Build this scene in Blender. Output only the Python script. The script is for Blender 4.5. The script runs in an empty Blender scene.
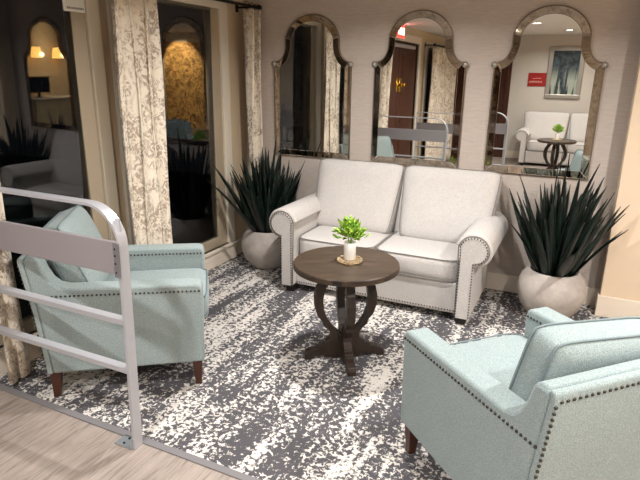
import bpy, bmesh, math, random
from mathutils import Vector, Matrix
random.seed(7)
S = bpy.context.scene
C = S.collection
PI = math.pi

# ------------------------------------------------------------------ materials
def s2l(c):
    return tuple(((x/255)/12.92 if x/255 <= .04045 else ((x/255+.055)/1.055)**2.4) for x in c) + (1,)

def mat(name, rgb, rough=.6, metal=0, spec=.5, emit=None, estr=0, sheen=0, trans=0, ior=1.45):
    m = bpy.data.materials.new(name); m.use_nodes = True
    b = m.node_tree.nodes['Principled BSDF']
    b.inputs['Base Color'].default_value = s2l(rgb)
    b.inputs['Roughness'].default_value = rough
    b.inputs['Metallic'].default_value = metal
    b.inputs['Specular IOR Level'].default_value = spec
    b.inputs['IOR'].default_value = ior
    if emit: b.inputs['Emission Color'].default_value = s2l(emit); b.inputs['Emission Strength'].default_value = estr
    if sheen: b.inputs['Sheen Weight'].default_value = sheen
    if trans: b.inputs['Transmission Weight'].default_value = trans
    return m

def nd(m, t, **kw):
    n = m.node_tree.nodes.new(t)
    for k, v in kw.items():
        if k in n.inputs: n.inputs[k].default_value = v
        else: setattr(n, k, v)
    return n
def ln(m, a, b): m.node_tree.links.new(a, b)
def bsdf(m): return m.node_tree.nodes['Principled BSDF']
def coords(m, scale=(1, 1, 1), kind='Object', rot=(0, 0, 0)):
    t = nd(m, 'ShaderNodeTexCoord'); mp = nd(m, 'ShaderNodeMapping')
    mp.inputs['Scale'].default_value = scale; mp.inputs['Rotation'].default_value = rot
    ln(m, t.outputs[kind], mp.inputs[0]); return mp.outputs[0]
def noise(m, vec, scale, detail=4, rough=.5, dist=0):
    n = nd(m, 'ShaderNodeTexNoise'); n.inputs['Scale'].default_value = scale; n.inputs['Detail'].default_value = detail
    n.inputs['Roughness'].default_value = rough; n.inputs['Distortion'].default_value = dist
    ln(m, vec, n.inputs['Vector']); return n.outputs[0]
def ramp(m, fac, stops):
    r = nd(m, 'ShaderNodeValToRGB'); e = r.color_ramp.elements
    while len(e) < len(stops): e.new(.5)
    for el, (p, c) in zip(e, stops):
        el.position = p; el.color = s2l(c) if len(c) == 3 and max(c) > 1 else (c[0], c[0], c[0], 1)
    ln(m, fac, r.inputs[0]); return r.outputs[0]
def mix(m, fac, a, b, bt='MIX'):
    x = nd(m, 'ShaderNodeMix', data_type='RGBA', blend_type=bt)
    for s, v in ((0, fac), (6, a), (7, b)):
        if hasattr(v, 'is_linked') or hasattr(v, 'links'): ln(m, v, x.inputs[s])
        elif isinstance(v, (int, float)): x.inputs[s].default_value = v
        else: x.inputs[s].default_value = s2l(v)
    return x.outputs[2]
def bump(m, h, strength=.3, dist=.002):
    b = nd(m, 'ShaderNodeBump'); b.inputs['Strength'].default_value = strength; b.inputs['Distance'].default_value = dist
    ln(m, h, b.inputs['Height']); ln(m, b.outputs[0], bsdf(m).inputs['Normal'])
def math_(m, op, a, b=None):
    n = nd(m, 'ShaderNodeMath', operation=op)
    for i, v in enumerate((a, b)):
        if v is None: continue
        if isinstance(v, (int, float)): n.inputs[i].default_value = v
        else: ln(m, v, n.inputs[i])
    return n.outputs[0]

def fabric(name, a, b, cell=190, bs=.6):
    m = mat(name, a, .92, spec=.2, sheen=.15)
    v = coords(m)
    vo = nd(m, 'ShaderNodeTexVoronoi'); vo.inputs['Scale'].default_value = cell; ln(m, v, vo.inputs['Vector'])
    n = noise(m, v, cell*.7, 3, .6)
    big = noise(m, v, 9, 3)
    f = math_(m, 'ADD', math_(m, 'MULTIPLY', vo.outputs['Distance'], .7), math_(m, 'MULTIPLY', n, .5))
    c = ramp(m, f, [(.25, b), (.75, a)])
    ln(m, mix(m, math_(m, 'MULTIPLY', big, .18), c, b), bsdf(m).inputs['Base Color'])
    bump(m, f, bs, .002)
    return m

M = {}
M['sofa'] = fabric('cream_tweed_fabric', (200, 196, 193), (146, 142, 139), 300)
M['teal'] = fabric('pale_teal_woven_fabric', (152, 165, 165), (106, 120, 123), 260)
M['pipe'] = mat('grey_cord_piping', (128, 125, 122), .8)
M['tealpipe'] = mat('teal_cord_piping', (112, 126, 130), .8)
M['nail'] = mat('antique_nickel_nailhead', (70, 66, 62), .35, .9)
M['leg'] = mat('mahogany_stained_leg', (66, 36, 25), .4)
M['foot'] = mat('black_stained_foot', (25, 20, 18), .5)
M['silver'] = mat('silver_painted_metal', (180, 181, 187), .38, .35)
M['panel'] = mat('grey_painted_metal_panel', (146, 141, 145), .45, .2)
M['plate'] = mat('galvanised_plate', (185, 190, 198), .3, .8)
M['black'] = mat('black_metal', (18, 16, 15), .4, .3)
M['dark'] = mat('dark_screw', (30, 28, 26), .4, .6)
M['trim'] = mat('cream_painted_trim', (216, 205, 190), .45)
M['casing'] = mat('warm_grey_painted_casing', (205, 198, 184), .45)
M['jamb'] = mat('taupe_painted_jamb', (156, 143, 123), .5)
M['col'] = mat('tan_painted_wall', (212, 192, 168), .8)
M['lwall'] = mat('beige_painted_wall', (196, 178, 152), .8)
M['gwall'] = mat('light_greige_wall', (190, 184, 176), .8)
M['ceil'] = mat('white_ceiling', (225, 221, 214), .9)
M['white'] = mat('white_ceramic', (240, 238, 234), .35)
M['card'] = mat('white_sign_card', (214, 216, 212), .5)
M['ink'] = mat('grey_print', (110, 108, 106), .6)
M['brass'] = mat('polished_brass', (214, 170, 70), .2, 1)
M['soil'] = mat('dark_potting_soil', (30, 24, 19), .95)
M['lamp_on'] = mat('lit_diffuser', (255, 250, 240), .5, emit=(255, 244, 226), estr=12)
M['sconce_on'] = mat('lit_warm_shade', (255, 220, 150), .5, emit=(255, 196, 100), estr=9)
M['tv_on'] = mat('lit_screen', (20, 30, 50), .3, emit=(110, 150, 215), estr=5)
M['exit_on'] = mat('lit_exit_face', (255, 60, 50), .5, emit=(255, 50, 40), estr=3)
M['exit_txt'] = mat('lit_exit_letters', (255, 235, 225), .5, emit=(255, 225, 215), estr=5)
M['red'] = mat('red_sign', (150, 22, 18), .5)
M['redtxt'] = mat('pale_sign_print', (240, 205, 195), .5)
M['silverframe'] = mat('brushed_silver_frame', (170, 165, 158), .35, .7)
M['counter'] = mat('cream_counter', (215, 200, 165), .5)
M['countertop'] = mat('pale_stone_top', (225, 218, 205), .25)
M['blackboard'] = mat('black_monitor', (12, 12, 14), .3)

# wallpaper with fine horizontal grasscloth lines
m = M['paper'] = mat('grasscloth_wallpaper', (178, 166, 156), .75, spec=.3)
v = coords(m, (9, 9, 260)); n = noise(m, v, 1.6, 3, .6); v2 = coords(m, (1.5, 1.5, 1.5)); n2 = noise(m, v2, 3, 2)
c = ramp(m, n, [(.3, (170, 159, 151)), (.7, (190, 180, 172))])
ln(m, c, bsdf(m).inputs['Base Color']); bump(m, n, .5, .002)

# carpet: distressed grey and off-white, streaks running away from the rail
m = M['carpet'] = mat('distressed_grey_carpet', (90, 88, 92), .97, spec=.1)
v = coords(m)
vs = coords(m, (1, .55, 1), rot=(0, 0, math.radians(-6)))
sp = noise(m, v, 42, 3, .62, .6)
fine = noise(m, v, 150, 2, .6)
st = noise(m, coords(m, (3.4, .8, 1)), 1.5, 4, .62, .3)
st2 = noise(m, coords(m, (14, 1.8, 1)), 1.0, 3, .6)
mask = math_(m, 'ADD', math_(m, 'MULTIPLY', st, 1.1), math_(m, 'MULTIPLY', st2, .75))
f = math_(m, 'ADD', math_(m, 'MULTIPLY', sp, 1.6), mask)
f = math_(m, 'ADD', f, math_(m, 'MULTIPLY', fine, .35))
f = math_(m, 'MULTIPLY', f, .5)
c = ramp(m, f, [(.0, (58, 57, 61)), (.90, (76, 75, 79)), (.955, (205, 200, 194)), (1, (222, 217, 210))])
c.node.color_ramp.elements[1].position = .952
c.node.color_ramp.elements[2].position = .998
CARPET_RAMP = c.node
ln(m, mix(m, math_(m, 'MULTIPLY', fine, .3), c, (110, 106, 108)), bsdf(m).inputs['Base Color'])
bump(m, fine, .8, .006)

# greige wood-look vinyl planks, long way front to back
m = M['vinyl'] = mat('greige_wood_plank_vinyl', (170, 158, 148), .45, spec=.4)
br = nd(m, 'ShaderNodeTexBrick'); br.offset = .37
br.inputs['Scale'].default_value = 1; br.inputs['Brick Width'].default_value = 1.2; br.inputs['Row Height'].default_value = .18
br.inputs['Mortar Size'].default_value = .0012; br.inputs['Mortar Smooth'].default_value = .3
br.inputs['Color1'].default_value = s2l((150, 139, 131)); br.inputs['Color2'].default_value = s2l((132, 122, 115)); br.inputs['Mortar'].default_value = s2l((104, 94, 88))
ln(m, coords(m, rot=(0, 0, math.radians(90))), br.inputs['Vector'])
g = noise(m, coords(m, (14, 1.1, 1)), 3.4, 6, .66, 1.2)
gc = ramp(m, g, [(.36, (96, 85, 78)), (.48, (143, 132, 124)), (.7, (172, 161, 153))])
ln(m, mix(m, .55, br.outputs['Color'], gc), bsdf(m).inputs['Base Color'])
bump(m, g, .15, .001)
M['edge'] = mat('grey_bound_carpet_edge', (112, 110, 112), .7)

# curtain: cream with taupe coral sprigs
m = M['curtain'] = mat('cream_sprigged_curtain', (215, 203, 182), .9, spec=.2)
v = coords(m, (1, 1, .75))
a = noise(m, v, 22, 5, .7, 2.2); b_ = noise(m, v, 6.5, 3, .5, 1.0)
f = math_(m, 'MULTIPLY', ramp(m, a, [(.47, (0,)), (.53, (1,))]), ramp(m, b_, [(.40, (0,)), (.5, (1,))]))
ln(m, mix(m, math_(m, 'MULTIPLY', f, .8), (222, 213, 198), (144, 128, 114)), bsdf(m).inputs['Base Color'])
weave = noise(m, coords(m), 500, 2); bump(m, weave, .3, .001)

# dark walnut planks of the table
m = M['walnut'] = mat('dark_walnut_wood', (74, 60, 48), .42, spec=.45)
g = noise(m, coords(m, (1.2, 16, 6), rot=(0, 0, math.radians(20))), 3, 6, .65, .8)
pl_ = nd(m, 'ShaderNodeTexBrick'); pl_.inputs['Scale'].default_value = 1; pl_.inputs['Brick Width'].default_value = 3; pl_.inputs['Row Height'].default_value = .105
pl_.inputs['Mortar Size'].default_value = .0012
pl_.inputs['Color1'].default_value = (1, 1, 1, 1); pl_.inputs['Color2'].default_value = (.82, .82, .82, 1); pl_.inputs['Mortar'].default_value = (.3, .3, .3, 1)
ln(m, coords(m, rot=(0, 0, math.radians(20))), pl_.inputs['Vector'])
gc = ramp(m, g, [(.3, (44, 35, 27)), (.55, (68, 55, 43)), (.75, (88, 73, 59))])
ln(m, mix(m, 1.0, gc, pl_.outputs['Color'], 'MULTIPLY'), bsdf(m).inputs['Base Color']); bump(m, g, .2, .001)
m = M['darkwood'] = mat('dark_stained_wood', (54, 41, 32), .45)
g = noise(m, coords(m, (8, 8, 1.5)), 4, 5, .6, .5)
ln(m, ramp(m, g, [(.3, (32, 24, 19)), (.7, (56, 43, 34))]), bsdf(m).inputs['Base Color'])
m = M['doorwood'] = mat('dark_mahogany_door_wood', (58, 28, 18), .3)
g = noise(m, coords(m, (9, 9, 1)), 3, 5, .6, .5)
ln(m, ramp(m, g, [(.3, (38, 18, 13)), (.7, (84, 46, 30))]), bsdf(m).inputs['Base Color'])

# concrete-look planter
m = M['pot'] = mat('grey_concrete_planter', (160, 152, 146), .7)
g = noise(m, coords(m), 9, 6, .65)
ln(m, ramp(m, g, [(.3, (148, 140, 135)), (.7, (176, 168, 161))]), bsdf(m).inputs['Base Color']); bump(m, noise(m, coords(m), 90, 3), .15, .001)
# sword leaves
m = M['sword'] = mat('dark_green_sword_leaf', (22, 44, 34), .38, spec=.5)
g = noise(m, coords(m, (1, 1, 1)), 14, 3)
ln(m, ramp(m, g, [(.35, (6, 14, 11)), (.65, (15, 31, 24))]), bsdf(m).inputs['Base Color'])
m = M['lime'] = mat('lime_leaf', (120, 165, 50), .5)
g = noise(m, coords(m), 60, 2)
ln(m, ramp(m, g, [(.35, (60, 110, 34)), (.5, (128, 172, 52)), (.68, (196, 214, 96))]), bsdf(m).inputs['Base Color'])
m = M['straw'] = mat('woven_straw', (186, 160, 120), .8)
g = noise(m, coords(m), 120, 2)
ln(m, ramp(m, g, [(.35, (110, 84, 58)), (.6, (214, 192, 154))]), bsdf(m).inputs['Base Color'])

# mirror glass and antiqued mirror border
M['mirror'] = mat('mirror_glass', (236, 236, 232), .0, 1)
m = M['antique'] = mat('antiqued_mirror_border', (180, 170, 158), .06, 1)
g = noise(m, coords(m), 26, 6, .72, .5)
ln(m, ramp(m, g, [(.30, (128, 115, 102)), (.5, (180, 168, 154)), (.75, (205, 196, 182))]), bsdf(m).inputs['Base Color'])
ln(m, ramp(m, g, [(.3, (.14,)), (.55, (.03,))]), bsdf(m).inputs['Roughness'])
M['bronze'] = mat('antique_silver_edge', (128, 116, 102), .35, .8)
M['glass'] = mat('window_glass', (200, 205, 210), 0, trans=1, ior=1.52)
M['night'] = mat('dark_night_ground', (10, 11, 14), .9)
# feature wall: mottled golden stone
m = M['gold'] = mat('mottled_gold_stone', (180, 140, 80), .6)
g = noise(m, coords(m), 7, 6, .75, 1.5)
ln(m, ramp(m, g, [(.4, (110, 78, 44)), (.56, (226, 186, 122))]), bsdf(m).inputs['Base Color'])
# canvas: generic dark field with pale upright strokes
m = M['canvas'] = mat('abstract_canvas', (40, 50, 55), .6)
g = noise(m, coords(m, (11, 1, .9)), 1.2, 3, .5, .4)
gr = nd(m, 'ShaderNodeSeparateXYZ'); ln(m, coords(m), gr.inputs[0])
low = ramp(m, gr.outputs['Z'], [(0, (1,)), (.62, (0,))])
low.node.color_ramp.elements[0].position = .35
f = math_(m, 'MULTIPLY', ramp(m, g, [(.48, (0,)), (.55, (1,))]), low)
n2 = noise(m, coords(m), 14, 4, .7)
ln(m, mix(m, f, ramp(m, n2, [(.4, (26, 33, 36)), (.7, (70, 88, 98))]), (150, 158, 146)), bsdf(m).inputs['Base Color'])

# ------------------------------------------------------------------ mesh helpers
def obj(name, bm, m, parent=None, smooth=False, loc=None, rotz=None, mods=()):
    me = bpy.data.meshes.new(name); bmesh.ops.recalc_face_normals(bm, faces=bm.faces[:]); bm.to_mesh(me); bm.free()
    me.materials.append(M[m] if isinstance(m, str) else m)
    if smooth:
        for p in me.polygons: p.use_smooth = True
    o = bpy.data.objects.new(name, me); C.objects.link(o)
    if parent: o.parent = parent
    if loc: o.location = loc
    if rotz is not None: o.rotation_euler[2] = rotz
    for k in mods:
        if k[0] == 'bevel':
            b = o.modifiers.new('bevel', 'BEVEL'); b.width = k[1]; b.segments = k[2]; b.limit_method = 'ANGLE'; b.angle_limit = math.radians(35)
        if k[0] == 'sub':
            b = o.modifiers.new('sub', 'SUBSURF'); b.levels = k[1]; b.render_levels = k[1]
        if k[0] == 'solid':
            b = o.modifiers.new('solid', 'SOLIDIFY'); b.thickness = k[1]; b.offset = 0
    return o
def shade_flatish(o, ang=40):
    me = o.data
    for p in me.polygons: p.use_smooth = True
    try: me.set_sharp_from_angle(angle=math.radians(ang))
    except Exception: pass
def thing(name, label, cat, loc=(0, 0, 0), rotz=0, group=None):
    o = bpy.data.objects.new(name, None); C.objects.link(o); o.empty_display_size = .1
    o.location = loc; o.rotation_euler = (0, 0, rotz); o['label'] = label; o['category'] = cat
    if group: o['group'] = group
    return o
def tag(o, label, cat, group=None):
    o['label'] = label; o['category'] = cat
    if group: o['group'] = group
    return o
def struct(o): o['kind'] = 'structure'; return o
def dup(root, loc, rotz, label, group=None, scale=None):
    r = root.copy(); C.objects.link(r); r.location = loc; r.rotation_euler = (0, 0, rotz); r['label'] = label
    if group: r['group'] = group
    if scale: r.scale = scale
    for ch in [o for o in bpy.data.objects if o.parent == root]:
        c = ch.copy(); C.objects.link(c); c.parent = r
        for g in [o for o in bpy.data.objects if o.parent == ch]:
            d = g.copy(); C.objects.link(d); d.parent = c
    return r

def box(bm, x0, x1, y0, y1, z0, z1):
    vs = [bm.verts.new(p) for p in ((x0,y0,z0),(x1,y0,z0),(x1,y1,z0),(x0,y1,z0),(x0,y0,z1),(x1,y0,z1),(x1,y1,z1),(x0,y1,z1))]
    for f in ((0,3,2,1),(4,5,6,7),(0,1,5,4),(1,2,6,5),(2,3,7,6),(3,0,4,7)): bm.faces.new([vs[i] for i in f])
def B(*boxes):
    bm = bmesh.new()
    for b in boxes: box(bm, *b)
    return bm
def prism(bm, pts, axis, a, b):
    """extrude 2-D outline along axis. axis 'x': pts=(y,z); 'y': pts=(x,z); 'z': pts=(x,y)"""
    def P(p, t):
        return {'x': (t, p[0], p[1]), 'y': (p[0], t, p[1]), 'z': (p[0], p[1], t)}[axis]
    n = len(pts)
    v0 = [bm.verts.new(P(p, a)) for p in pts]; v1 = [bm.verts.new(P(p, b)) for p in pts]
    bm.faces.new(v0); bm.faces.new(v1[::-1])
    for i in range(n): bm.faces.new((v0[i], v0[(i+1) % n], v1[(i+1) % n], v1[i]))
def lathe(bm, prof, n=48, c=(0, 0, 0), cap=True):
    rings = []
    for r, z in prof:
        if r < 1e-5: rings.append([bm.verts.new((c[0], c[1], c[2]+z))])
        else: rings.append([bm.verts.new((c[0]+r*math.cos(2*PI*i/n), c[1]+r*math.sin(2*PI*i/n), c[2]+z)) for i in range(n)])
    for a, b in zip(rings, rings[1:]):
        for i in range(n):
            j = (i+1) % n
            if len(a) == 1 and len(b) == 1: continue
            if len(a) == 1: bm.faces.new((a[0], b[i], b[j]))
            elif len(b) == 1: bm.faces.new((a[i], b[0], a[j]))
            else: bm.faces.new((a[i], a[j], b[j], b[i]))
def tube(bm, pts, r, n=8, closed=False):
    pts = [Vector(p) for p in pts]; N = len(pts); rings = []; up = Vector((0, 0, 1))
    for i, p in enumerate(pts):
        if closed: d = (pts[(i+1) % N]-pts[i-1])
        else: d = pts[min(i+1, N-1)]-pts[max(i-1, 0)]
        d.normalize(); ref = Vector((0, 0, 1)) if abs(d.z) < .9 else Vector((1, 0, 0))
        if rings and last is not None:
            a = last - d*last.dot(d)
            if a.length < 1e-4: a = d.cross(ref)
        else: a = d.cross(ref)
        a.normalize(); last = a; b = d.cross(a)
        rr = r[i] if isinstance(r, (list, tuple)) else r
        rings.append([bm.verts.new(p+a*rr*math.cos(2*PI*k/n)+b*rr*math.sin(2*PI*k/n)) for k in range(n)])
    prs = list(zip(rings, rings[1:])) + ([(rings[-1], rings[0])] if closed else [])
    for a, b in prs:
        for k in range(n): bm.faces.new((a[k], a[(k+1) % n], b[(k+1) % n], b[k]))
    if not closed: bm.faces.new(rings[0][::-1]); bm.faces.new(rings[-1])
def flatbar(bm, pts, w, t, wdir):
    """rectangular bar swept along pts; w = width along wdir, t = thickness"""
    pts = [Vector(p) for p in pts]; wdir = Vector(wdir).normalized(); rings = []
    for i, p in enumerate(pts):
        d = (pts[min(i+1, len(pts)-1)]-pts[max(i-1, 0)]).normalized(); q = d.cross(wdir).normalized()
        rings.append([bm.verts.new(p+wdir*sx*w/2+q*sy*t/2) for sx, sy in ((-1,-1),(1,-1),(1,1),(-1,1))])
    for a, b in zip(rings, rings[1:]):
        for k in range(4): bm.faces.new((a[k], a[(k+1) % 4], b[(k+1) % 4], b[k]))
    bm.faces.new(rings[0][::-1]); bm.faces.new(rings[-1])
def nails(bm, pts, spacing=.021, r=.0062):
    """small domes evenly along a polyline"""
    pts = [Vector(p) for p in pts]; L = 0; nxt = spacing/2
    for a, b in zip(pts, pts[1:]):
        d = (b-a).length
        while nxt <= L+d:
            p = a+(b-a)*((nxt-L)/d)
            bmesh.ops.create_icosphere(bm, subdivisions=1, radius=r, matrix=Matrix.Translation(p)); nxt += spacing
        L += d
def cushion(W, D, H, n=12, edge=.78, puff=.0, taper=0, corner=.03):
    """soft box centred on the origin, thickness along z (H); taper widens the +y end"""
    bm = bmesh.new(); V = {}
    def P(u, v, w):
        k = (round(u, 4), round(v, 4), round(w, 4))
        if k in V: return V[k]
        bu = 1-abs(u)**5; bv = 1-abs(v)**5
        z = w*H/2*(edge+(1-edge)*math.sqrt(max(bu, 0)*max(bv, 0))*1.0)
        x = u*W/2*(1+taper*(v+1)/2); y = v*D/2
        cr = (abs(u)**8)*(abs(v)**8)
        x -= math.copysign(corner*cr, u) if u else 0; y -= math.copysign(corner*cr, v) if v else 0
        sb = puff*(1-w*w); x += sb*u*(1-abs(v)**4)*.5; y += sb*v*(1-abs(u)**4)*.5
        V[k] = bm.verts.new((x, y, z)); return V[k]
    g = [-1+2*i/n for i in range(n+1)]; gz = [-1, -.33, .33, 1]
    for i in range(n):
        for j in range(n):
            for w in (-1, 1): bm.faces.new((P(g[i], g[j], w), P(g[i+1], g[j], w), P(g[i+1], g[j+1], w), P(g[i], g[j+1], w)))
        for k in range(3):
            for s in (-1, 1):
                bm.faces.new((P(g[i], s, gz[k]), P(g[i+1], s, gz[k]), P(g[i+1], s, gz[k+1]), P(g[i], s, gz[k+1])))
                bm.faces.new((P(s, g[i], gz[k]), P(s, g[i+1], gz[k]), P(s, g[i+1], gz[k+1]), P(s, g[i], gz[k+1])))
    return bm
def seam(W, D, H, w, edge=.78, taper=0, corner=.03, n=12, off=.001):
    pts = []; g = [-1+2*i/n for i in range(n+1)]
    loop = [(u, -1) for u in g[:-1]] + [(1, v) for v in g[:-1]] + [(-u, 1) for u in g[:-1]] + [(-1, -v) for v in g[:-1]]
    for u, v in loop:
        cr = (abs(u)**8)*(abs(v)**8)
        x = u*W/2*(1+taper*(v+1)/2) - (math.copysign(corner*cr, u) if u else 0); y = v*D/2 - (math.copysign(corner*cr, v) if v else 0)
        pts.append((x*.992, y*.992, w*(H/2*edge-.002)))
    return pts

# ------------------------------------------------------------------ dimensions of the place (metres)
XL, YB, XR, YF, ZC = -2.89, 4.42, 5.5, -3.42, 2.45
YE = 1.66                     # edge between plank floor and carpet
COLX, COLY = .255, 4.238

# floor
o = struct(obj('floor', B((XL-.0, XR, YF, YE, -.05, 0)), 'vinyl'))
o = struct(obj('floor', B((XL-.0, XR, YE, YB, -.05, 0.0)), 'carpet'))
o.name = 'floor_carpet'
o = struct(obj('trim_1', B((XL, XR, YE-.03, YE+.008, 0, .007)), 'edge', mods=[('bevel', .003, 2)]))
struct(obj('ceiling', B((XL-.2, XR+.1, YF-.1, YB+.1, ZC, ZC+.1)), 'ceil'))
struct(obj('wall_back', B((XL-.2, XR+.1, YB, YB+.1, 0, ZC)), 'paper'))
struct(obj('wall_right', B((XR, XR+.1, YF-.1, YB, 0, ZC)), 'lwall'))
struct(obj('wall_pier', B((COLX, 1.9, COLY, YB, 0, ZC)), 'col', mods=[('bevel', .006, 2)]))
# front wall (behind the camera) with a door opening
D2 = (-2.72, -1.62, 2.2)
struct(obj('wall_front', B((XL-.2, D2[0], YF-.1, YF, 0, ZC), (D2[1], XR+.1, YF-.1, YF, 0, ZC), (D2[0], D2[1], YF-.1, YF, D2[2], ZC)), 'gwall'))
# left wall with window and door openings
W1 = (2.93, 4.035, .165, 2.19); W2 = (1.30, 2.645, .165, 2.19); W3 = (-2.75, -1.35, .165, 2.19); D1 = (-.82, .96, 0, 2.22)
ops = sorted([W1, W2, W3, D1]); bx = []; y = YF
for (a, b, z0, z1) in ops:
    bx.append((XL-.15, XL, y, a, 0, ZC)); bx.append((XL-.15, XL, a, b, z1, ZC))
    if z0 > 0: bx.append((XL-.15, XL, a, b, 0, z0))
    y = b
bx.append((XL-.15, XL, y, YB, 0, ZC))
struct(obj('wall_left', B(*bx), 'lwall'))
GX = -2.893
for i, (a, b, z0, z1) in enumerate((W1, W2, W3)):
    cw = .105 if i != 1 else .1
    w = obj('window_%d' % (i+1), B((XL, XL+.03, b, b+cw, .165, z1+cw), (XL, XL+.03, a-cw, a, .165, z1+cw), (XL, XL+.03, a, b, z1, z1+cw)), 'casing', mods=[('bevel', .005, 2)])
    struct(w)
    st = .115
    struct(obj('window_sash', B((XL-.05, XL+.008, a, a+st, z0, z1), (XL-.05, XL+.008, b-st, b, z0, z1), (XL-.05, XL+.008, a+st, b-st, z0, z0+.085), (XL-.05, XL+.008, a+st, b-st, z1-.022, z1)), 'jamb', w, mods=[('bevel', .004, 2)]))
    struct(obj('window_sill', B((XL-.15, XL+.05, a-cw, b+cw, z0-.03, z0)), 'trim', w, mods=[('bevel', .005, 2)]))
    p_ = struct(obj('window_pane', B((-.003, .003, a+st-.005, b-st+.005, -1, .995)), 'glass', w, loc=(GX-.002, 0, 1.2)))
    p_.rotation_euler = (0, math.radians(.9), 0)
# curb under the windows, baseboards
struct(obj('trim_2', B((XL, XL+.036, 1.09, W1[1]+.105, 0, .165)), 'trim', mods=[('bevel', .006, 2)]))
struct(obj('baseboard_left', B((XL, XL+.014, W1[1]+.105, YB, 0, .145), (XL, XL+.014, YF, D1[0]-.12, 0, .145)), 'trim', mods=[('bevel', .004, 2)]))
struct(obj('baseboard_back', B((XL, COLX, YB-.014, YB, 0, .145)), 'trim', mods=[('bevel', .004, 2)]))
struct(obj('baseboard_pier', B((COLX-.014, 1.914, COLY-.016, COLY, 0, .162), (COLX-.014, COLX, COLY, YB-.014, 0, .162)), 'trim', mods=[('bevel', .004, 2)]))
struct(obj('baseboard_front', B((D2[1]+.1, XR, YF, YF+.014, 0, .15)), 'trim', mods=[('bevel', .004, 2)]))
# ground and darkness outside
struct(obj('ground_outside', B((XL-9, XL-.15, -8, 8, -.15, -.1)), 'night'))

# doors
def door_leaf(nm, w, h, parent, flip):
    """panelled leaf in its own x-z plane, hinge at x=0, thickness along y"""
    bm = bmesh.new(); box(bm, 0, w, -.02, .02, .01, h)
    for z0, z1 in ((.18, .78), (.92, h-.16)):
        for s in (1,):
            for dd, ex in ((.0, .026), (.05, .032)):
                box(bm, .11+dd, w-.11-dd, -ex, ex, z0+dd, z1-dd)
    return obj(nm, bm, 'doorwood', parent, mods=[('bevel', .004, 2)])
d = obj('door_1', B((XL-.1, XL+.025, D1[0]-.11, D1[0], 0, D1[3]+.11), (XL-.1, XL+.025, D1[1], D1[1]+.11, 0, D1[3]+.11), (XL-.1, XL+.025, D1[0], D1[1], D1[3], D1[3]+.11)), 'casing', mods=[('bevel', .005, 2)]); struct(d)
hw = (D1[1]-D1[0])/2
for s in (0, 1):
    lf = door_leaf('door_leaf', hw-.004, D1[3]-.005, d, s); lf.location = (XL-.04, D1[0] + (.0 if s == 0 else 2*hw), 0); lf.rotation_euler = (0, 0, PI/2 if s == 0 else -PI/2); struct(lf)
    yy = (D1[0]+D1[1])/2 + (-.07 if s == 0 else .07)
    bm = bmesh.new(); lathe(bm, [(0, 0), (.045, 0), (.045, .01), (.02, .016), (.018, .045), (.038, .058), (.034, .085), (0, .092)], 20)
    bmesh.ops.rotate(bm, verts=bm.verts, matrix=Matrix.Rotation(PI/2, 3, 'Y'))
    box(bm, -.002, .008, -.06, .06, -.11, .11)
    h = obj('door_handle', bm, 'brass', d, True, loc=(XL-.012, yy, 1.56)); struct(h)
struct(obj('door_closer', B((XL+.0, XL+.05, D1[0]+.3, D1[1]-.35, D1[3]-.1, D1[3]-.05)), 'silver', d, mods=[('bevel', .004, 2)]))
d = obj('door_2', B((D2[0]-.09, D2[0], YF-.09, YF+.02, 0, D2[2]+.09), (D2[1], D2[1]+.09, YF-.09, YF+.02, 0, D2[2]+.09), (D2[0], D2[1], YF-.09, YF+.02, D2[2], D2[2]+.09)), 'doorwood', mods=[('bevel', .005, 2)]); struct(d)
for s in (0, 1):
    hw2 = (D2[1]-D2[0])/2
    lf = door_leaf('door_leaf', hw2-.004, D2[2]-.005, d, s); lf.location = (D2[0] if s == 0 else D2[1], YF-.04, 0); lf.rotation_euler = (0, 0, 0 if s == 0 else PI); struct(lf)
bm = bmesh.new(); lathe(bm, [(0, 0), (.04, 0), (.04, .01), (.02, .016), (.018, .04), (.04, .055), (.036, .085), (0, .095)], 20)
bmesh.ops.rotate(bm, verts=bm.verts, matrix=Matrix.Rotation(-PI/2, 3, 'X'))
struct(obj('door_handle', bm, 'brass', d, True, loc=(-2.06, YF-.012, 1.62)))

# ------------------------------------------------------------------ ceiling lights
def downlight(x, y, label, proto=[]):
    if not proto:
        t = thing('ceiling_light', label, 'ceiling light', (x, y, ZC), 0, 'recessed ceiling lights')
        bm = bmesh.new(); lathe(bm, [(.062, -.004), (.09, -.008), (.094, -.003), (.094, 0), (.062, 0)], 40)
        obj('trim_ring', bm, 'ceil', t, True)
        bm = bmesh.new(); lathe(bm, [(0, -.002), (.062, -.002), (.062, 0), (0, 0)], 40)
        obj('diffuser', bm, 'lamp_on', t)
        proto.append(t); return t
    return dup(proto[0], (x, y, ZC), 0, label)
def lamp(x, y, w, size=.11, col=(1, .968, .935), z=ZC-.02, spread=155):
    l = bpy.data.lights.new('downlight_beam', 'AREA'); l.shape = 'DISK'; l.size = size; l.energy = w; l.color = col; l.spread = math.radians(spread)
    o = bpy.data.objects.new('downlight_beam', l); C.objects.link(o); o.location = (x, y, z); return o
LIGHTS = [(-1.25, 2.93, 39, 'recessed ceiling light directly above the round wooden table'),
          (.95, 2.75, 44, 'recessed ceiling light above the right side of the carpet'),
          (-1.45, .5, 34, 'recessed ceiling light above the plank floor beside the railing'),
          (.95, 1.0, 34, 'recessed ceiling light above and right of the camera side floor'),
          (-.9, -.72, 26, 'recessed ceiling light seen mirrored at upper left of right mirror'),
          (1.2, -.72, 24, 'recessed ceiling light over the middle of the room behind the viewer'),
          (-.5, -2.3, 24, 'recessed ceiling light in front of the painting on far wall'),
          (3.4, .9, 26, 'recessed ceiling light nearest the cream reception counter')]
for x, y, w, lb in LIGHTS:
    downlight(x, y, lb); lamp(x, y, w)

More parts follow.
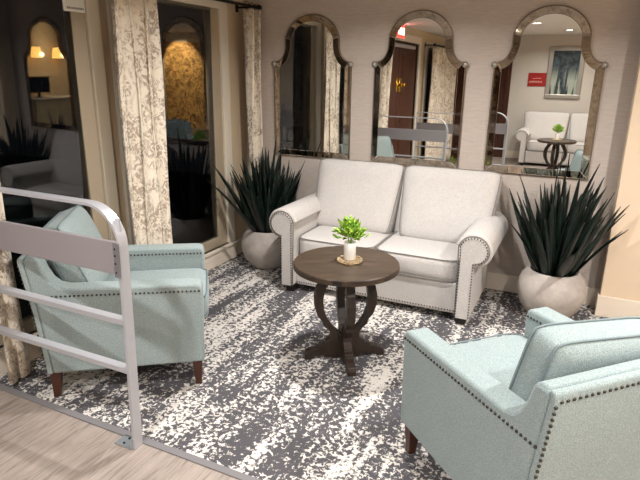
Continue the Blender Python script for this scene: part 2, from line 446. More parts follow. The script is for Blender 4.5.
# ------------------------------------------------------------------ sofa
def make_sofa():
    # local: x along width (centre 0), y forward = -, front at y=0 → back at +.80 ; z up
    t = thing('sofa', 'cream tweed two-seat sofa with rolled arms under the three arched mirrors', 'sofa', (-1.305, 3.58, 0), 0)
    HW = .745          # outer face of arm panels
    PW = .098
    rin = HW-PW
    o = obj('base', B((-rin-.0, rin+.0, .075, .76, .055, .285)), 'sofa', t, mods=[('bevel', .012, 3)])
    bm = bmesh.new(); nails(bm, [(-rin, .073, .078), (rin, .073, .078)], .021, .006); obj('nailhead_trim', bm, 'nail', o, True)
    for s in (-1, 1):
        cx = s*(HW-.008); zc = .562; R = .124
        bm = bmesh.new()
        # padded panel + roll as one outline
        pts = [(s*rin, .055), (s*rin, .575)]
        a0 = math.degrees(math.atan2(.05, -(PW-.012)))
        for k in range(0, 25):
            a = PI - math.radians(8) - k*math.radians(230)/24
            pts.append((cx+s*R*math.cos(a)*1.0, zc+R*math.sin(a)))
        pts.append((s*HW, zc-.115)); pts.append((s*HW, .055))
        pp = []
        for p in pts:
            if not pp or (abs(p[0]-pp[-1][0])+abs(p[1]-pp[-1][1])) > .004: pp.append(p)
        prism(bm, pp, 'y', .012, .76)
        a = obj('arm', bm, 'sofa', t, mods=[('bevel', .016, 3)]); shade_flatish(a, 50)
        # front scroll facing
        r2 = .092; bm = bmesh.new(); f = [(s*(rin+.004), .06), (s*(rin+.004), .535)]
        for k in range(25):
            an = PI - math.radians(15) - k*math.radians(236)/24
            f.append((cx+s*r2*math.cos(an), zc+r2*math.sin(an)))
        f += [(s*(HW-.004), zc-.092), (s*(HW-.004), .06)]
        prism(bm, f, 'y', 0, .014)
        fp = obj('scroll_facing', bm, 'sofa', a, mods=[('bevel', .005, 2)])
        line = [(x, -.002, z) for x, z in f]
        bm = bmesh.new(); nails(bm, line, .0205, .0058); obj('nailhead_trim', bm, 'nail', a, True)
        bm = bmesh.new(); tube(bm, [(x, .011, z) for x, z in [(s*rin*1.0, .06)]+[(cx+s*.104*math.cos(PI-math.radians(10)-k*math.radians(236)/24), zc+.104*math.sin(PI-math.radians(10)-k*math.radians(236)/24)) for k in range(25)]], .004, 6)
        obj('piping', bm, 'pipe', a, True)
    # back
    bm = bmesh.new(); prism(bm, [(.60, .055), (.765, .055), (.80, .50), (.80, .87), (.78, .90), (.70, .90), (.66, .85), (.60, .50)], 'x', -rin-.02, rin+.02)
    o = obj('back_frame', bm, 'sofa', t, mods=[('bevel', .02, 3)]); shade_flatish(o, 50)
    for s in (-1, 1):
        W, D, H = rin-.006, .60, .185
        c = obj('seat_cushion', cushion(W, D, H, edge=.86, puff=.012), 'sofa', t, True, mods=[('sub', 1)]); c.location = (s*(W/2+.003), .09+D/2-.035, .374)
        for w in (-1, 1):
            bm = bmesh.new(); tube(bm, seam(W, D, H, w, edge=.86), .0035, 6, True); obj('piping', bm, 'pipe', c, True)
        W, D, H = .668, .59, .20
        c = obj('back_cushion', cushion(W, D, H, edge=.66, puff=.01, taper=.14, corner=.012), 'sofa', t, True, mods=[('sub', 1)])
        c.rotation_euler = (math.radians(67), 0, 0); c.location = (s*.379+.03, .615, .702)
        for w in (-1, 1):
            bm = bmesh.new(); tube(bm, seam(W, D, H, w, edge=.66, taper=.14, corner=.012), .003, 6, True); obj('piping', bm, 'pipe', c, True)
        for y in (.07, .70):
            bm = bmesh.new(); prism(bm, [(-.032, 0), (.032, 0), (.038, .056), (-.038, .056)], 'y', -.03, .03)
            obj('foot', bm, 'foot', t, loc=(s*(HW-.06), y, 0))
    return t
sofa = make_sofa()
dup(sofa, (-.28, -2.45, 0), PI, 'cream rolled-arm sofa against far wall, seen reflected in the right mirror', scale=(1.12, 1, 1))

# ------------------------------------------------------------------ armchairs
def make_chair():
    t = thing('armchair', 'pale teal armchair with nailhead trim behind the metal railing at left', 'armchair', (-2.2816, 2.2355, 0), math.radians(36.5))
    HW = .375; TH = .105; FX = .40; BZ = .155
    for s in (-1, 1):
        prof = [(FX, BZ), (FX+.012, .575), (FX+.004, .607), (FX-.02, .617), (-.265, .632), (-.305, .644), (-.335, .674), (-.36, .722), (-.378, .785), (-.392, .803), (-.446, .805), (-.452, .785), (-.415, .50), (-.388, BZ)]
        bm = bmesh.new(); prism(bm, prof, 'y', s*(HW-TH), s*HW)
        a = obj('arm', bm, 'teal', t, mods=[('bevel', .014, 3)]); shade_flatish(a, 50)
        bm = bmesh.new(); nails(bm, [(FX+.002, s*(HW+.001), .578), (-.445, s*(HW+.001), .597)], .0215, .0066); obj('nailhead_trim', bm, 'nail', a, True)
        bm = bmesh.new(); nails(bm, [(FX+.002, s*(HW-TH-.001), .578), (-.22, s*(HW-TH-.001), .590)], .0215, .0066); obj('nailhead_trim', bm, 'nail', a, True)
    bm = bmesh.new(); prism(bm, [(-.313, BZ), (-.388, BZ), (-.415, .50), (-.452, .785), (-.44, .805), (-.405, .805), (-.388, .79)], 'y', -HW+TH, HW-TH); prism(bm, [(-.43, .56), (-.449, .785), (-.44, .810), (-.403, .810), (-.382, .79), (-.365, .62)], 'y', -HW+.004, HW-.004); io = obj('inner_back', bm, 'teal', t, mods=[('bevel', .012, 3)]); shade_flatish(io, 50)
    prof = [(-.388, BZ), (-.415, BZ), (-.44, .50), (-.478, .785), (-.475, .803), (-.461, .811), (-.448, .808), (-.452, .785), (-.415, .5)]
    bm = bmesh.new(); prism(bm, prof, 'y', -HW, HW)
    b = obj('back', bm, 'teal', t, mods=[('bevel', .007, 3)]); shade_flatish(b, 50)
    def bx_(z): return -.415-.025*(z-BZ)/.345 if z < .5 else -.44-.036*(z-.5)/.275
    for s in (-1, 1):
        bm = bmesh.new(); nails(bm, [(bx_(z)-.001, s*(HW-.005), z) for z in (.17, .3, .5, .65, .775)], .0225, .0068); obj('nailhead_trim', bm, 'nail', b, True)
    bm = bmesh.new(); nails(bm, [(bx_(.78)-.001, -HW+.02, .78), (bx_(.78)-.001, HW-.02, .78)], .0225, .0068)
    obj('nailhead_trim', bm, 'nail', b, True)
    o = obj('seat_base', B((-.32, FX-.01, -HW+TH, HW-TH, BZ, .345)), 'teal', t, mods=[('bevel', .01, 3)])
    W, D, H = 2*(HW-TH)-.006, .72, .155
    c = obj('seat_cushion', cushion(W, D, H, edge=.85, puff=.014), 'teal', t, True, mods=[('sub', 1)]); c.location = (.43-D/2, 0, .42); c.rotation_euler = (0, 0, 0)
    c.rotation_euler = (0, 0, 0)
    c.data.transform(Matrix.Rotation(0, 4, 'Z'))
    # cushion() has W on x: swap axes so that depth runs along x
    c.data.transform(Matrix.Rotation(PI/2, 4, 'Z'))
    for w in (-1, 1):
        bm = bmesh.new(); tube(bm, [(-y, x, z) for x, y, z in seam(W, D, H, w, edge=.85)], .004, 6, True); obj('piping', bm, 'tealpipe', c, True)
    W, D, H = .53, .44, .20
    c = obj('back_cushion', cushion(W, D, H, edge=.55, puff=.0, corner=-.012), 'teal', t, True, mods=[('sub', 1)])
    c.data.transform(Matrix.Rotation(PI/2, 4, 'Z')); c.rotation_euler = (0, -math.radians(101), PI); c.rotation_euler = (0, math.radians(-72), 0)
    c.location = (-.275, 0, .71)
    c.rotation_euler = (0, math.radians(69), 0)
    for w in (-1, 1):
        bm = bmesh.new(); tube(bm, [(-y, x, z) for x, y, z in seam(W, D, H, w, edge=.55, corner=-.012)], .0045, 6, True); obj('piping', bm, 'tealpipe', c, True)
    for x, dx in ((.36, .0), (-.38, -.012)):
        for s in (-1, 1):
            bm = bmesh.new(); y = s*(HW-.045)
            v0 = [bm.verts.new((x+dx+a*.017, y+b*.017, 0)) for a, b in ((-1,-1),(1,-1),(1,1),(-1,1))]
            v1 = [bm.verts.new((x+a*.028, y+b*.028, .157)) for a, b in ((-1,-1),(1,-1),(1,1),(-1,1))]
            bm.faces.new(v0[::-1]); bm.faces.new(v1)
            for k in range(4): bm.faces.new((v0[k], v0[(k+1) % 4], v1[(k+1) % 4], v1[k]))
            obj('leg', bm, 'leg', t, mods=[('bevel', .003, 2)])
    return t
chair = make_chair()
r_ = dup(chair, (-.044, 2.148, 0), math.radians(136.5), 'pale teal armchair at lower right, seen from behind, with loose back cushion', scale=(.985, 1.04, 1.01))

for o in bpy.data.objects:
    if o.parent == r_ and o.name.startswith('back_cushion'): o.location = (-.215, 0, .632); o.rotation_euler = (Matrix.Rotation(math.radians(80), 3, 'Y') @ Matrix.Rotation(math.radians(6), 3, 'Z')).to_euler()

# ------------------------------------------------------------------ round table, vase, coaster
def make_table():
    t = thing('side_table', 'round dark walnut pedestal table with scrolled legs in front of sofa', 'table', (-1.178, 2.84, 0), math.radians(34))
    bm = bmesh.new(); lathe(bm, [(0, .585), (.305, .585), (.315, .59), (.315, .618), (.31, .624), (0, .625)], 96)
    o = obj('tabletop', bm, 'walnut', t); shade_flatish(o, 30)
    bm = bmesh.new(); lathe(bm, [(0, .555), (.14, .555), (.14, .586), (0, .586)], 40); obj('apron_block', bm, 'darkwood', t)
    outer = [(.135, .572), (.125, .55), (.15, .535), (.155, .51), (.18, .47), (.193, .41), (.191, .35), (.173, .29), (.141, .25), (.137, .225), (.105, .195), (.088, .165), (.09, .135), (.12, .115), (.125, .098), (.16, .092), (.165, .072), (.21, .066), (.242, .05), (.25, .03), (.25, 0)]
    inner = [(.018, 0), (.018, .15), (.05, .185), (.085, .222), (.117, .275), (.134, .33), (.139, .39), (.131, .45), (.107, .495), (.082, .53), (.072, .572)]
    foot = [(.21, 0), (.19, .02), (.10, .022), (.08, 0)]
    pts = outer + foot + inner
    for k in range(4):
        bm = bmesh.new(); prism(bm, pts, 'y', -.025, .025)
        o = obj('leg', bm, 'darkwood', t, rotz=k*PI/2, mods=[('bevel', .003, 2)])
    obj('centre_block', B((-.022, .022, -.022, .022, .01, .21)), 'darkwood', t)
    return t
table = make_table()
dup(table, (-.43, -1.53, 0), math.radians(10), 'second round dark wood table before the far sofa, seen mirrored')
VX, VY = -1.168, 2.865
def make_vase(x, y):
    bm = bmesh.new()
    for k in range(34):
        pass
    lathe(bm, [(0, 0), (.075, 0), (.078, .004), (.074, .009), (0, .009)], 40)
    for k in range(30):
        a = 2*PI*k/30; bmesh.ops.create_icosphere(bm, subdivisions=1, radius=.0085, matrix=Matrix.Translation((.07*math.cos(a), .07*math.sin(a), .008)))
    cst = obj('coaster', bm, 'straw', None, True, loc=(x, y, .625)); tag(cst, 'round beaded straw coaster under the white vase', 'coaster')
    t = thing('potted_plant', 'small white ribbed vase of lime green leaves on the round table', 'potted plant', (x, y, .635), 0)
    bm = bmesh.new(); n = 72; prof = [(.0, 0), (.031, 0), (.034, .004), (.0355, .06), (.037, .105), (.034, .107), (.031, .10), (0, .095)]
    lathe(bm, prof, n)
    for v in bm.verts:
        r = math.hypot(v.co.x, v.co.y)
        if r > .033 and .003 < v.co.z < .104:
            a = math.atan2(v.co.y, v.co.x); f = 1+.02*math.cos(a*24); v.co.x *= f; v.co.y *= f
    obj('vase', bm, 'white', t, True)
    rnd = random.Random(3); bm = bmesh.new()
    for k in range(210):
        az = rnd.uniform(0, 2*PI); el = math.radians(rnd.uniform(5, 88)); L = rnd.uniform(.045, .105)
        d = Vector((math.cos(az)*math.cos(el), math.sin(az)*math.cos(el), math.sin(el)))
        base = Vector((0, 0, .122)) + Vector((d.x*L*.72, d.y*L*.72, d.z*L*1.05)) + Vector((rnd.uniform(-.02, .02), rnd.uniform(-.02, .02), 0))
        side = d.cross(Vector((rnd.uniform(-1, 1), rnd.uniform(-1, 1), rnd.uniform(-1, 1)))).normalized()
        l = rnd.uniform(.03, .048); w = rnd.uniform(.008, .013); up = d.cross(side)*.25*w
        d2 = (d+Vector((rnd.uniform(-.6, .6), rnd.uniform(-.6, .6), rnd.uniform(-.2, .6)))).normalized()
        a_ = bm.verts.new(base-d2*.01); b_ = bm.verts.new(base+d2*l*.45+side*w); c_ = bm.verts.new(base+d2*l); e_ = bm.verts.new(base+d2*l*.45-side*w); m_ = bm.verts.new(base+d2*l*.5-up*4)
        for f in ((a_, b_, m_), (b_, c_, m_), (c_, e_, m_), (e_, a_, m_)): bm.faces.new(f)
    obj('foliage', bm, 'lime', t, mods=[('solid', .0008)])
    bm = bmesh.new()
    for k in range(16):
        az = rnd.uniform(0, 2*PI); r = rnd.uniform(.01, .06)
        tube(bm, [(0, 0, .09), (r*.5*math.cos(az), r*.5*math.sin(az), .14), (r*math.cos(az), r*math.sin(az), .19)], .0012, 5)
    obj('stems', bm, 'lime', t)
    return t, cst
pv, cst = make_vase(VX, VY)
dup(pv, (-.43, -1.53, .635), 0, 'small white vase of green leaves on the far table, seen mirrored')
c2 = cst.copy(); C.objects.link(c2); c2.location = (-.43, -1.53, .625); c2['label'] = 'round straw coaster on the far table, seen in the right mirror'

# ------------------------------------------------------------------ sword-leaf plants in round planters
def make_plant(x, y, label, seed, n=84, proto=None):
    t = thing('snake_plant', label, 'potted plant', (x, y, 0), 0, 'sword-leaved plants in round concrete planters')
    bm = bmesh.new(); lathe(bm, [(0, 0), (.135, 0), (.15, .01), (.205, .08), (.235, .165), (.238, .225), (.215, .295), (.182, .338), (.172, .35), (.158, .35), (.152, .335), (.152, .30), (0, .30)], 72)
    obj('planter', bm, 'pot', t, True)
    bm = bmesh.new(); lathe(bm, [(0, .318), (.05, .322), (.154, .31), (.154, .29), (0, .29)], 40); obj('soil', bm, 'soil', t, True)
    rnd = random.Random(seed); bm = bmesh.new()
    for k in range(n):
        az = 2*PI*k*.381966 + rnd.uniform(-.3, .3); q = (k+.5)/n
        r0 = .02+.105*math.sqrt(q); tilt = math.radians(2+37*q**1.15+rnd.uniform(-6, 6)); L = rnd.uniform(.54, .82)*(1-.24*q)
        if k % 9 == 0: L *= 1.12
        w = rnd.uniform(.028, .040); d = Vector((math.cos(az)*math.sin(tilt), math.sin(az)*math.sin(tilt), math.cos(tilt)))
        side = Vector((-math.sin(az), math.cos(az), 0)); tw = rnd.uniform(-.7, .7); side = (side*math.cos(tw)+d.cross(side)*math.sin(tw)).normalized()
        nrm = d.cross(side).normalized()
        if nrm.x*math.cos(az)+nrm.y*math.sin(az) > 0: nrm = -nrm
        base = Vector((r0*math.cos(az), r0*math.sin(az), .305)); rows = []; N = 9; droop = rnd.uniform(-.05, .10)
        def path(tl):
            d = Vector((math.cos(az)*math.sin(tl), math.sin(az)*math.sin(tl), math.cos(tl)))
            return d, [base + d*L*i/N + (Vector((math.cos(az), math.sin(az), -.25))*droop*(i/N)**2) for i in range(N+1)]
        def clear(p):
            X, Y = p.x+x, p.y+y
            if X < XL+.05 or Y > YB-.05 or (x < -2 and X < -2.57 and Y > 4.11): return False
            if p.z < .78 and ((x < -2 and X > -2.22) or (x > -2 and X < -.39)): return False
            if X > COLX-.03 and Y > COLY-.04: return False
            if x > -2 and X > .34: return False
            return True
        d, P_ = path(tilt)
        while not all(clear(p) for p in P_) and abs(tilt) > .02: tilt *= .85; droop *= .8; d, P_ = path(tilt)
        for i, p in enumerate(P_):
            q2 = i/N; wd = w*(.55+.45*math.sin(min(q2*2.2, PI/2)))*(1-q2**2.6)+.0006
            rows.append([bm.verts.new(p-side*wd+nrm*wd*.35), bm.verts.new(p), bm.verts.new(p+side*wd+nrm*wd*.35)])
        for a, b in zip(rows, rows[1:]):
            for j in (0, 1): bm.faces.new((a[j], a[j+1], b[j+1], b[j]))
    obj('foliage', bm, 'sword', t, True, mods=[('solid', .004)])
    return t
make_plant(-2.47, 4.08, 'dark green sword-leaf plant in round grey planter, in the left corner by window', 11)
make_plant(-.075, 4.10, 'dark green sword-leaf plant in round grey planter, right of the sofa', 5)

# ------------------------------------------------------------------ arched mirrors
def mirror_outline(d=0):
    """outline of the glass pulled in by d: straight sides, small shoulder, concave sweep, round arch"""
    pts = [(.372-d, d)]
    pts += [(.372-d, .40), (.372-d, .79-d)]
    t0 = math.asin(max(0, (d-.02)/(.092+d)))
    for k in range(0, 11):
        a = t0+(PI/2-t0)*k/10; pts.append((.352-(.092+d)*math.sin(a), .957-(.135+d)*math.cos(a)))
    for k in range(1, 21):
        a = math.radians(10)+k/20*math.radians(80); pts.append(((.266-d)*math.cos(a), .955+(.245-d)*math.sin(a)))
    return pts + [(-x, z) for x, z in pts[::-1][1:]]
def make_mirror(x, label, rz=0, rx=0):
    Z0 = .965
    t = thing('wall_mirror', label, 'mirror', (x, YB, Z0), 0, 'three arched wall mirrors')
    O = mirror_outline(); I = mirror_outline(.058); Q = mirror_outline(.006)
    t.location.y -= .006 if rz else 0; t.rotation_euler = (rx, 0, rz)
    y0, y1, y2 = -.002, -.014, -.017
    # backing board (dark edge)
    bm = bmesh.new(); prism(bm, O, 'y', y0, y1+.002); obj('backing', bm, 'bronze', t)
    # mirrored border, slightly pitched towards the wall at its outer edge
    bm = bmesh.new(); n = len(O)
    vo = [bm.verts.new((p[0], y1, p[1])) for p in Q]; vi = [bm.verts.new((p[0], y2, p[1])) for p in I]; vb = [bm.verts.new((p[0], y1, p[1])) for p in I]
    for i in range(n):
        j = (i+1) % n; bm.faces.new((vo[i], vo[j], vi[j], vi[i])); bm.faces.new((vi[i], vi[j], vb[j], vb[i])); bm.faces.new((vb[i], vb[j], vo[j], vo[i]))
    obj('mirrored_border', bm, 'antique', t)
    bm = bmesh.new(); prism(bm, I, 'y', y1+.001, y1-.0035); obj('glass', bm, 'mirror', t)
    bm = bmesh.new(); tube(bm, [(p[0], y2, p[1]) for p in I], .002, 6, True); tube(bm, [(p[0], y1-.001, p[1]) for p in Q], .004, 6, True); obj('edge_bead', bm, 'bronze', t, True)
    # mitre lines across the border and small rosettes on the shoulders
    for i in (3, 14, n-15, n-4, 0, n-1):
        bm = bmesh.new(); tube(bm, [(O[i][0], y1-.001, O[i][1]), (I[i][0], y2-.002, I[i][1])], .0025, 6)
        obj('mitre_strip', bm, 'silverframe', t, True)
    for s in (-1, 1):
        bm = bmesh.new(); lathe(bm, [(0, 0), (.022, 0), (.024, .012), (.016, .02), (.008, .026), (0, .028)], 20)
        bmesh.ops.rotate(bm, verts=bm.verts, matrix=Matrix.Rotation(PI/2, 3, 'X'))
        obj('rosette', bm, 'silverframe', t, True, loc=(s*.366, y1+.004, .80))
    return t
make_mirror(-2.20, 'arched mirror at left of the three, above the corner plant and sofa arm')
make_mirror(-1.257, 'middle of the three arched mirrors, centred above the cream sofa', math.radians(-.6), math.radians(-.28))
make_mirror(-.312, 'arched mirror at right of the three, above the right sofa arm')

# ------------------------------------------------------------------ curtains and rod
def make_curtain(y0, y1, xc, amp, folds, label, seed, ztop=2.2):
    t = thing('curtain', label, 'curtain', (xc, (y0+y1)/2, 0), 0, 'sprigged curtain panels')
    rnd = random.Random(seed); bm = bmesh.new(); N = folds*12; rows = []
    ph = [rnd.uniform(-.5, .5) for _ in range(folds+2)]; hw = (y1-y0)/2
    for j in range(15):
        z = .03+(ztop-.03)*j/14; row = []
        for i in range(N+1):
            u = i/N; f = u*folds; k = int(f)
            a = amp*(.75+.25*math.cos(ph[min(k, folds)]*6))*(1-.12*math.sin(z*2+k))
            x = a*math.sin(2*PI*f+ph[0]) + .012*math.sin(z*3+u*9)
            y = (u*2-1)*hw + .018*math.sin(4*PI*f+1)
            row.append(bm.verts.new((x, y, z)))
        rows.append(row)
    for a, b in zip(rows, rows[1:]):
        for i in range(N): bm.faces.new((a[i], a[i+1], b[i+1], b[i]))
    obj('panel', bm, 'curtain', t, True, mods=[('solid', .004)])
    for k in range(folds+1):
        yy = -hw+2*hw*min(max((k+.25)/(folds+.5), 0.04), .96); bm = bmesh.new()
        pts = [(.027*math.cos(a), yy, 2.228+.027*math.sin(a)) for a in [2*PI*q/20 for q in range(20)]]
        tube(bm, pts, .003, 6, True); obj('ring', bm, 'black', t, True)
    return t
XCU = -2.70
make_curtain(1.66, 1.80, XCU-.0, .035, 2, 'sprigged curtain at left picture edge, behind the near railing', 1)
make_curtain(1.10, 1.38, XCU, .05, 2, 'sprigged curtain on viewer side of the railing, seen in middle mirror', 7)
make_curtain(2.66, 3.06, XCU, .05, 3, 'full sprigged curtain hanging between the two dark windows', 2)
make_curtain(4.17, 4.37, XCU+.0, .07, 2, 'narrow sprigged curtain in the corner by the left mirror', 3)
make_curtain(-2.85, -1.12, XCU, .05, 6, 'sprigged curtain over the window beyond the entrance doors, seen mirrored', 4)
def make_rod(y0, y1, label):
    t = thing('curtain_rod', label, 'curtain rod', (XCU, (y0+y1)/2, 2.228), 0)
    h = (y1-y0)/2
    bm = bmesh.new(); tube(bm, [(0, -h, 0), (0, h, 0)], .013, 12); obj('pole', bm, 'black', t, True)
    for s in (-1, 1):
        bm = bmesh.new(); lathe(bm, [(0, -.012), (.02, -.012), (.024, -.004), (.024, .012), (.018, .022), (0, .024)], 20)
        bmesh.ops.rotate(bm, verts=bm.verts, matrix=Matrix.Rotation(-PI/2*s, 3, 'X')); obj('finial', bm, 'black', t, True, loc=(0, s*h, 0))
        bm = B((XL-XCU, .0, s*(h-.06)-.008, s*(h-.06)+.008, -.008, .008), (XL-XCU, XL-XCU+.006, s*(h-.06)-.02, s*(h-.06)+.02, -.035, .035)); obj('bracket', bm, 'black', t)
    return t
make_rod(1.02, 4.385, 'black curtain rod running above the two dark windows to the corner')
make_rod(-2.95, -1.15, 'black curtain rod above the window beyond the entrance doors')

# ------------------------------------------------------------------ railings
def make_rail(x0, x1, y, label, lean=.0):
    """rail in the x-z plane; free rounded end at x1"""
    t = thing('railing', label, 'railing', (x1, y, 0), 0, 'silver metal guard railings')
    L = x1-x0; H = 1.165; R = .17; w, th = .05, .012
    pts = [(-.006, 0, 0), (-.006, 0, .3), (-.006, 0, H-R)]
    for k in range(1, 13):
        a = k/12*PI/2; pts.append((-R-.006+R*math.cos(a), 0, H-R+R*math.sin(a)))
    pts += [(-L*.6, 0, H), (-L, 0, H)]
    # flat bar frame: post, bend and top rail in one piece; depth (y) .05
    bm = bmesh.new(); flatbar(bm, pts, w, th, (0, 1, 0))
    fr_ = obj('frame', bm, 'silver', t); shade_flatish(fr_, 40)
    obj('post', B((-.038, -.012, -.004, .004, 0, H-.05)), 'silver', t, mods=[('bevel', .0015, 2)])
    obj('infill_panel', B((-L, -.013, -.009, .009, .865, 1.012)), 'panel', t, mods=[('bevel', .003, 2)])
    for z in (.655, .415):
        obj('cross_bar', B((-L, -.013, -.02, .02, z-.006, z+.006), (-L, -.013, -.021, -.017, z-.018, z+.006)), 'silver', t, mods=[('bevel', .001, 2)])
    obj('end_post', B((-L-.012, -L, -.025, .025, 0, H+.006)), 'silver', t, mods=[('bevel', .002, 2)])
    obj('joint_plate', B((-.034, .0025, -.0275, -.0252, .862, 1.015)), M['plate'], t)
    for z in (.885, .925, .96, .99, .66, .645, .42, .405, .12, .09):
        bm = bmesh.new(); bmesh.ops.create_icosphere(bm, subdivisions=1, radius=.0045)
        obj('screw', bm, 'dark', t, True, loc=(-.024+lean*z/1.16, -.0285 if z > .8 else -.0062, z))
    for ch in [q for q in bpy.data.objects if q.parent == t and q.name.split('.')[0] != 'screw']:
        for v in ch.data.vertices: v.co.x += lean*v.co.z/1.16
    b = obj('base_plate', B((-.12, -.012, -.035, .035, 0, .007), (-.02, -.012, -.035, .035, 0, .05)), 'plate', t, mods=[('bevel', .002, 2)])
    for yy in (-.018, .018):
        bm = bmesh.new(); bmesh.ops.create_icosphere(bm, subdivisions=1, radius=.007); obj('bolt', bm, 'dark', b, True, loc=(-.075, yy, .008))
    return t
make_rail(-2.875, -1.70, 1.605, 'silver metal railing with rounded end in front of left armchair', .035)
make_rail(-2.45, -1.02, .40, 'second silver metal railing behind the viewer, seen in the mirrors')

# ------------------------------------------------------------------ white hanging card on window, exit sign, pictures
t = thing('window_sign', 'white card sign hanging at the top of the near dark window', 'sign', (XL+.018, 2.555, 1.985), 0)
obj('card', B((-.006, .006, -.075, .082, .045, .185)), 'card', t, mods=[('bevel', .004, 2)])
bm = bmesh.new(); rnd = random.Random(2)
yy = -.055
while yy < .06:
    w = rnd.uniform(.004, .01); box(bm, .0065, .0075, yy, yy+w, .06, .072); yy += w+.004
obj('print_line', bm, 'ink', t)
def text(body, size, m, parent, loc, rot, name='lettering', ext=.002):
    c = bpy.data.curves.new(name, 'FONT'); c.body = body; c.size = size; c.extrude = ext; c.align_x = 'CENTER'; c.align_y = 'CENTER'
    q = bpy.data.objects.new('glyphs', c); me = bpy.data.meshes.new_from_object(q); bpy.data.objects.remove(q); me.materials.clear(); me.materials.append(M[m])
    o = bpy.data.objects.new(name, me); C.objects.link(o); o.parent = parent; o.location = loc; o.rotation_euler = rot; return o
t = thing('exit_sign', 'red lit EXIT sign above the dark entrance doors, seen in middle mirror', 'exit sign', (XL+.0, .25, 2.345), 0)
obj('housing', B((0, .045, -.17, .17, -.1, .1)), 'white', t, mods=[('bevel', .006, 2)])
obj('lit_face', B((.045, .048, -.16, .16, -.09, .09)), 'exit_on', t)
text('EXIT', .15, 'exit_txt', t, (.05, 0, 0), (PI/2, 0, PI/2))

# picture and red sign on the far wall
t = thing('framed_painting', 'tall abstract painting in wide silver frame above the far sofa', 'painting', (-.53, YF, 1.24), 0)
W_, H_, F_ = .325, .99, .085
obj('frame', B((-W_, W_, .0, .035, 0, F_), (-W_, W_, 0, .035, H_-F_, H_), (-W_, -W_+F_, 0, .035, F_, H_-F_), (W_-F_, W_, 0, .035, F_, H_-F_)), 'silverframe', t, mods=[('bevel', .008, 2)])
obj('canvas', B((-W_+F_, W_-F_, .004, .018, F_, H_-F_)), 'canvas', t)
t = thing('red_sign', 'small dark red wall sign with pale lettering left of the painting', 'sign', (-1.03, YF, 1.60), 0)
obj('board', B((-.17, .17, 0, .015, -.13, .13)), 'red', t, mods=[('bevel', .004, 2)])
bm = bmesh.new(); rnd = random.Random(5)
for k in range(5):
    x = .1-k*.05; tube(bm, [(x, .017, -.06), (x-.012, .017, -.03+rnd.uniform(-.01, .01)), (x-.03, .017, -.065), (x-.042, .017, -.035)], .006, 6)
tube(bm, [(.08, .017, .02), (0, .017, .027), (-.08, .017, .02)], .004, 6)
obj('lettering', bm, 'redtxt', t, True)

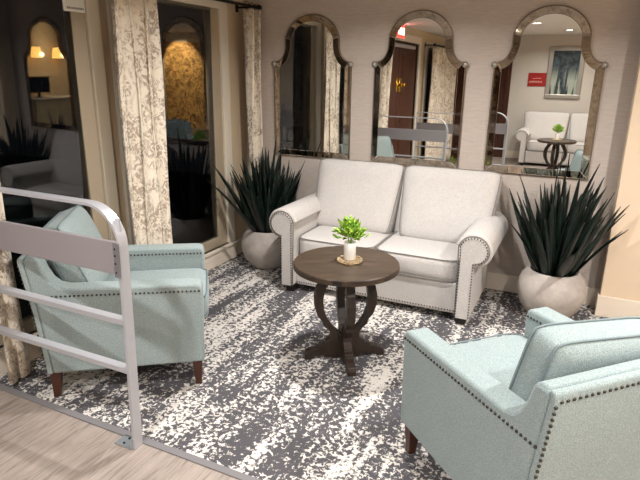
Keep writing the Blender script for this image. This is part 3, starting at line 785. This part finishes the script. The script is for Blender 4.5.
# ------------------------------------------------------------------ reception side of the room (reflected in the dark windows)
t = thing('reception_counter', 'cream reception counter along the far right wall, seen in dark window', 'counter', (5.1, -.3, 0), 0)
obj('body', B((-.25, .38, -.9, .9, 0, .82), ), 'counter', t, mods=[('bevel', .006, 2)])
obj('panel_moulding', B((-.262, -.25, -.8, -.1, .12, .7), (-.262, -.25, .1, .8, .12, .7)), 'counter', t, mods=[('bevel', .006, 2)])
obj('top', B((-.3, .39, -.95, .95, .82, .86)), 'countertop', t, mods=[('bevel', .008, 2)])
t = thing('monitor', 'black monitor standing on the cream reception counter', 'monitor', (5.05, .35, .86), 0)
obj('screen', B((-.02, .02, -.28, .28, .1, .44)), 'blackboard', t, mods=[('bevel', .006, 2)]); obj('stand', B((-.08, .08, -.1, .1, 0, .012), (-.015, .02, -.02, .02, .01, .14)), 'blackboard', t)
for k, (yy, lb) in enumerate(((.05, 'warm lit wall sconce over the counter, nearer the mirrors'), (-.5, 'warm lit wall sconce over the counter, farther from the mirrors'))):
    if k == 0:
        t = s0 = thing('wall_sconce', lb, 'wall lamp', (XR, yy, 1.78), 0, 'warm wall sconces')
        obj('back_plate', B((-.02, 0, -.05, .05, -.09, .09)), 'brass', t, mods=[('bevel', .004, 2)])
        obj('arm', B((-.10, -.02, -.01, .01, -.06, -.04)), 'brass', t)
        bm = bmesh.new(); lathe(bm, [(.075, -.1), (.12, -.1), (.085, .13), (.05, .13)], 32, c=(-.13, 0, 0)); obj('lamp_shade', bm, 'sconce_on', t, True)
    else: dup(s0, (XR, yy, 1.78), 0, lb)
    l = bpy.data.lights.new('sconce_bulb', 'POINT'); l.energy = 45; l.color = (1, .80, .50); l.shadow_soft_size = .05
    o = bpy.data.objects.new('sconce_bulb', l); C.objects.link(o); o.location = (XR-.3, yy, 1.75)
struct(obj('wall_feature', B((3.45, 4.75, YF+.001, YF+.04, 0, 2.2)), 'gold', mods=[('bevel', .006, 2)]))
l = bpy.data.lights.new('panel_wash', 'SPOT'); l.energy = 500; l.color = (1, .75, .42); l.spot_size = math.radians(80); l.spot_blend = .6
o = bpy.data.objects.new('panel_wash', l); C.objects.link(o); o.location = (4.2, YF+.8, 2.4); o.rotation_euler = (math.radians(-42), 0, 0)
t = thing('television', 'wall television with pale blue picture, reflected in the corner window', 'television', (3.18, YF, 2.05), 0)
obj('housing', B((-.22, .22, .0, .05, -.26, .26)), 'blackboard', t, mods=[('bevel', .004, 2)]); obj('screen', B((-.205, .205, .05, .053, -.245, .245)), 'tv_on', t)

# ------------------------------------------------------------------ world, camera, view
w = bpy.data.worlds.new('night'); S.world = w; w.use_nodes = True
w.node_tree.nodes['Background'].inputs[0].default_value = (.004, .004, .005, 1); w.node_tree.nodes['Background'].inputs[1].default_value = .5
cam = bpy.data.cameras.new('camera'); co = bpy.data.objects.new('camera', cam); C.objects.link(co); S.camera = co
cam.sensor_width = 36; cam.lens = 547/640*36; cam.clip_start = .05
pi_, ya, ro = [math.radians(a) for a in (17.068, -25.48, .6116)]
fwd = Vector((math.sin(ya)*math.cos(pi_), math.cos(ya)*math.cos(pi_), -math.sin(pi_))); right = Vector((math.cos(ya), -math.sin(ya), 0)); up = right.cross(fwd)
r2 = right*math.cos(ro)+up*math.sin(ro); u2 = -right*math.sin(ro)+up*math.cos(ro)
Rm = Matrix((r2, u2, -fwd)).transposed(); co.matrix_world = Matrix.Translation((0, 0, 1.7)) @ Rm.to_4x4()
S.view_settings.view_transform = 'Standard'; S.view_settings.look = 'None'; S.view_settings.gamma = 1; S.view_settings.use_curve_mapping = False
S.view_settings.exposure = 0.4
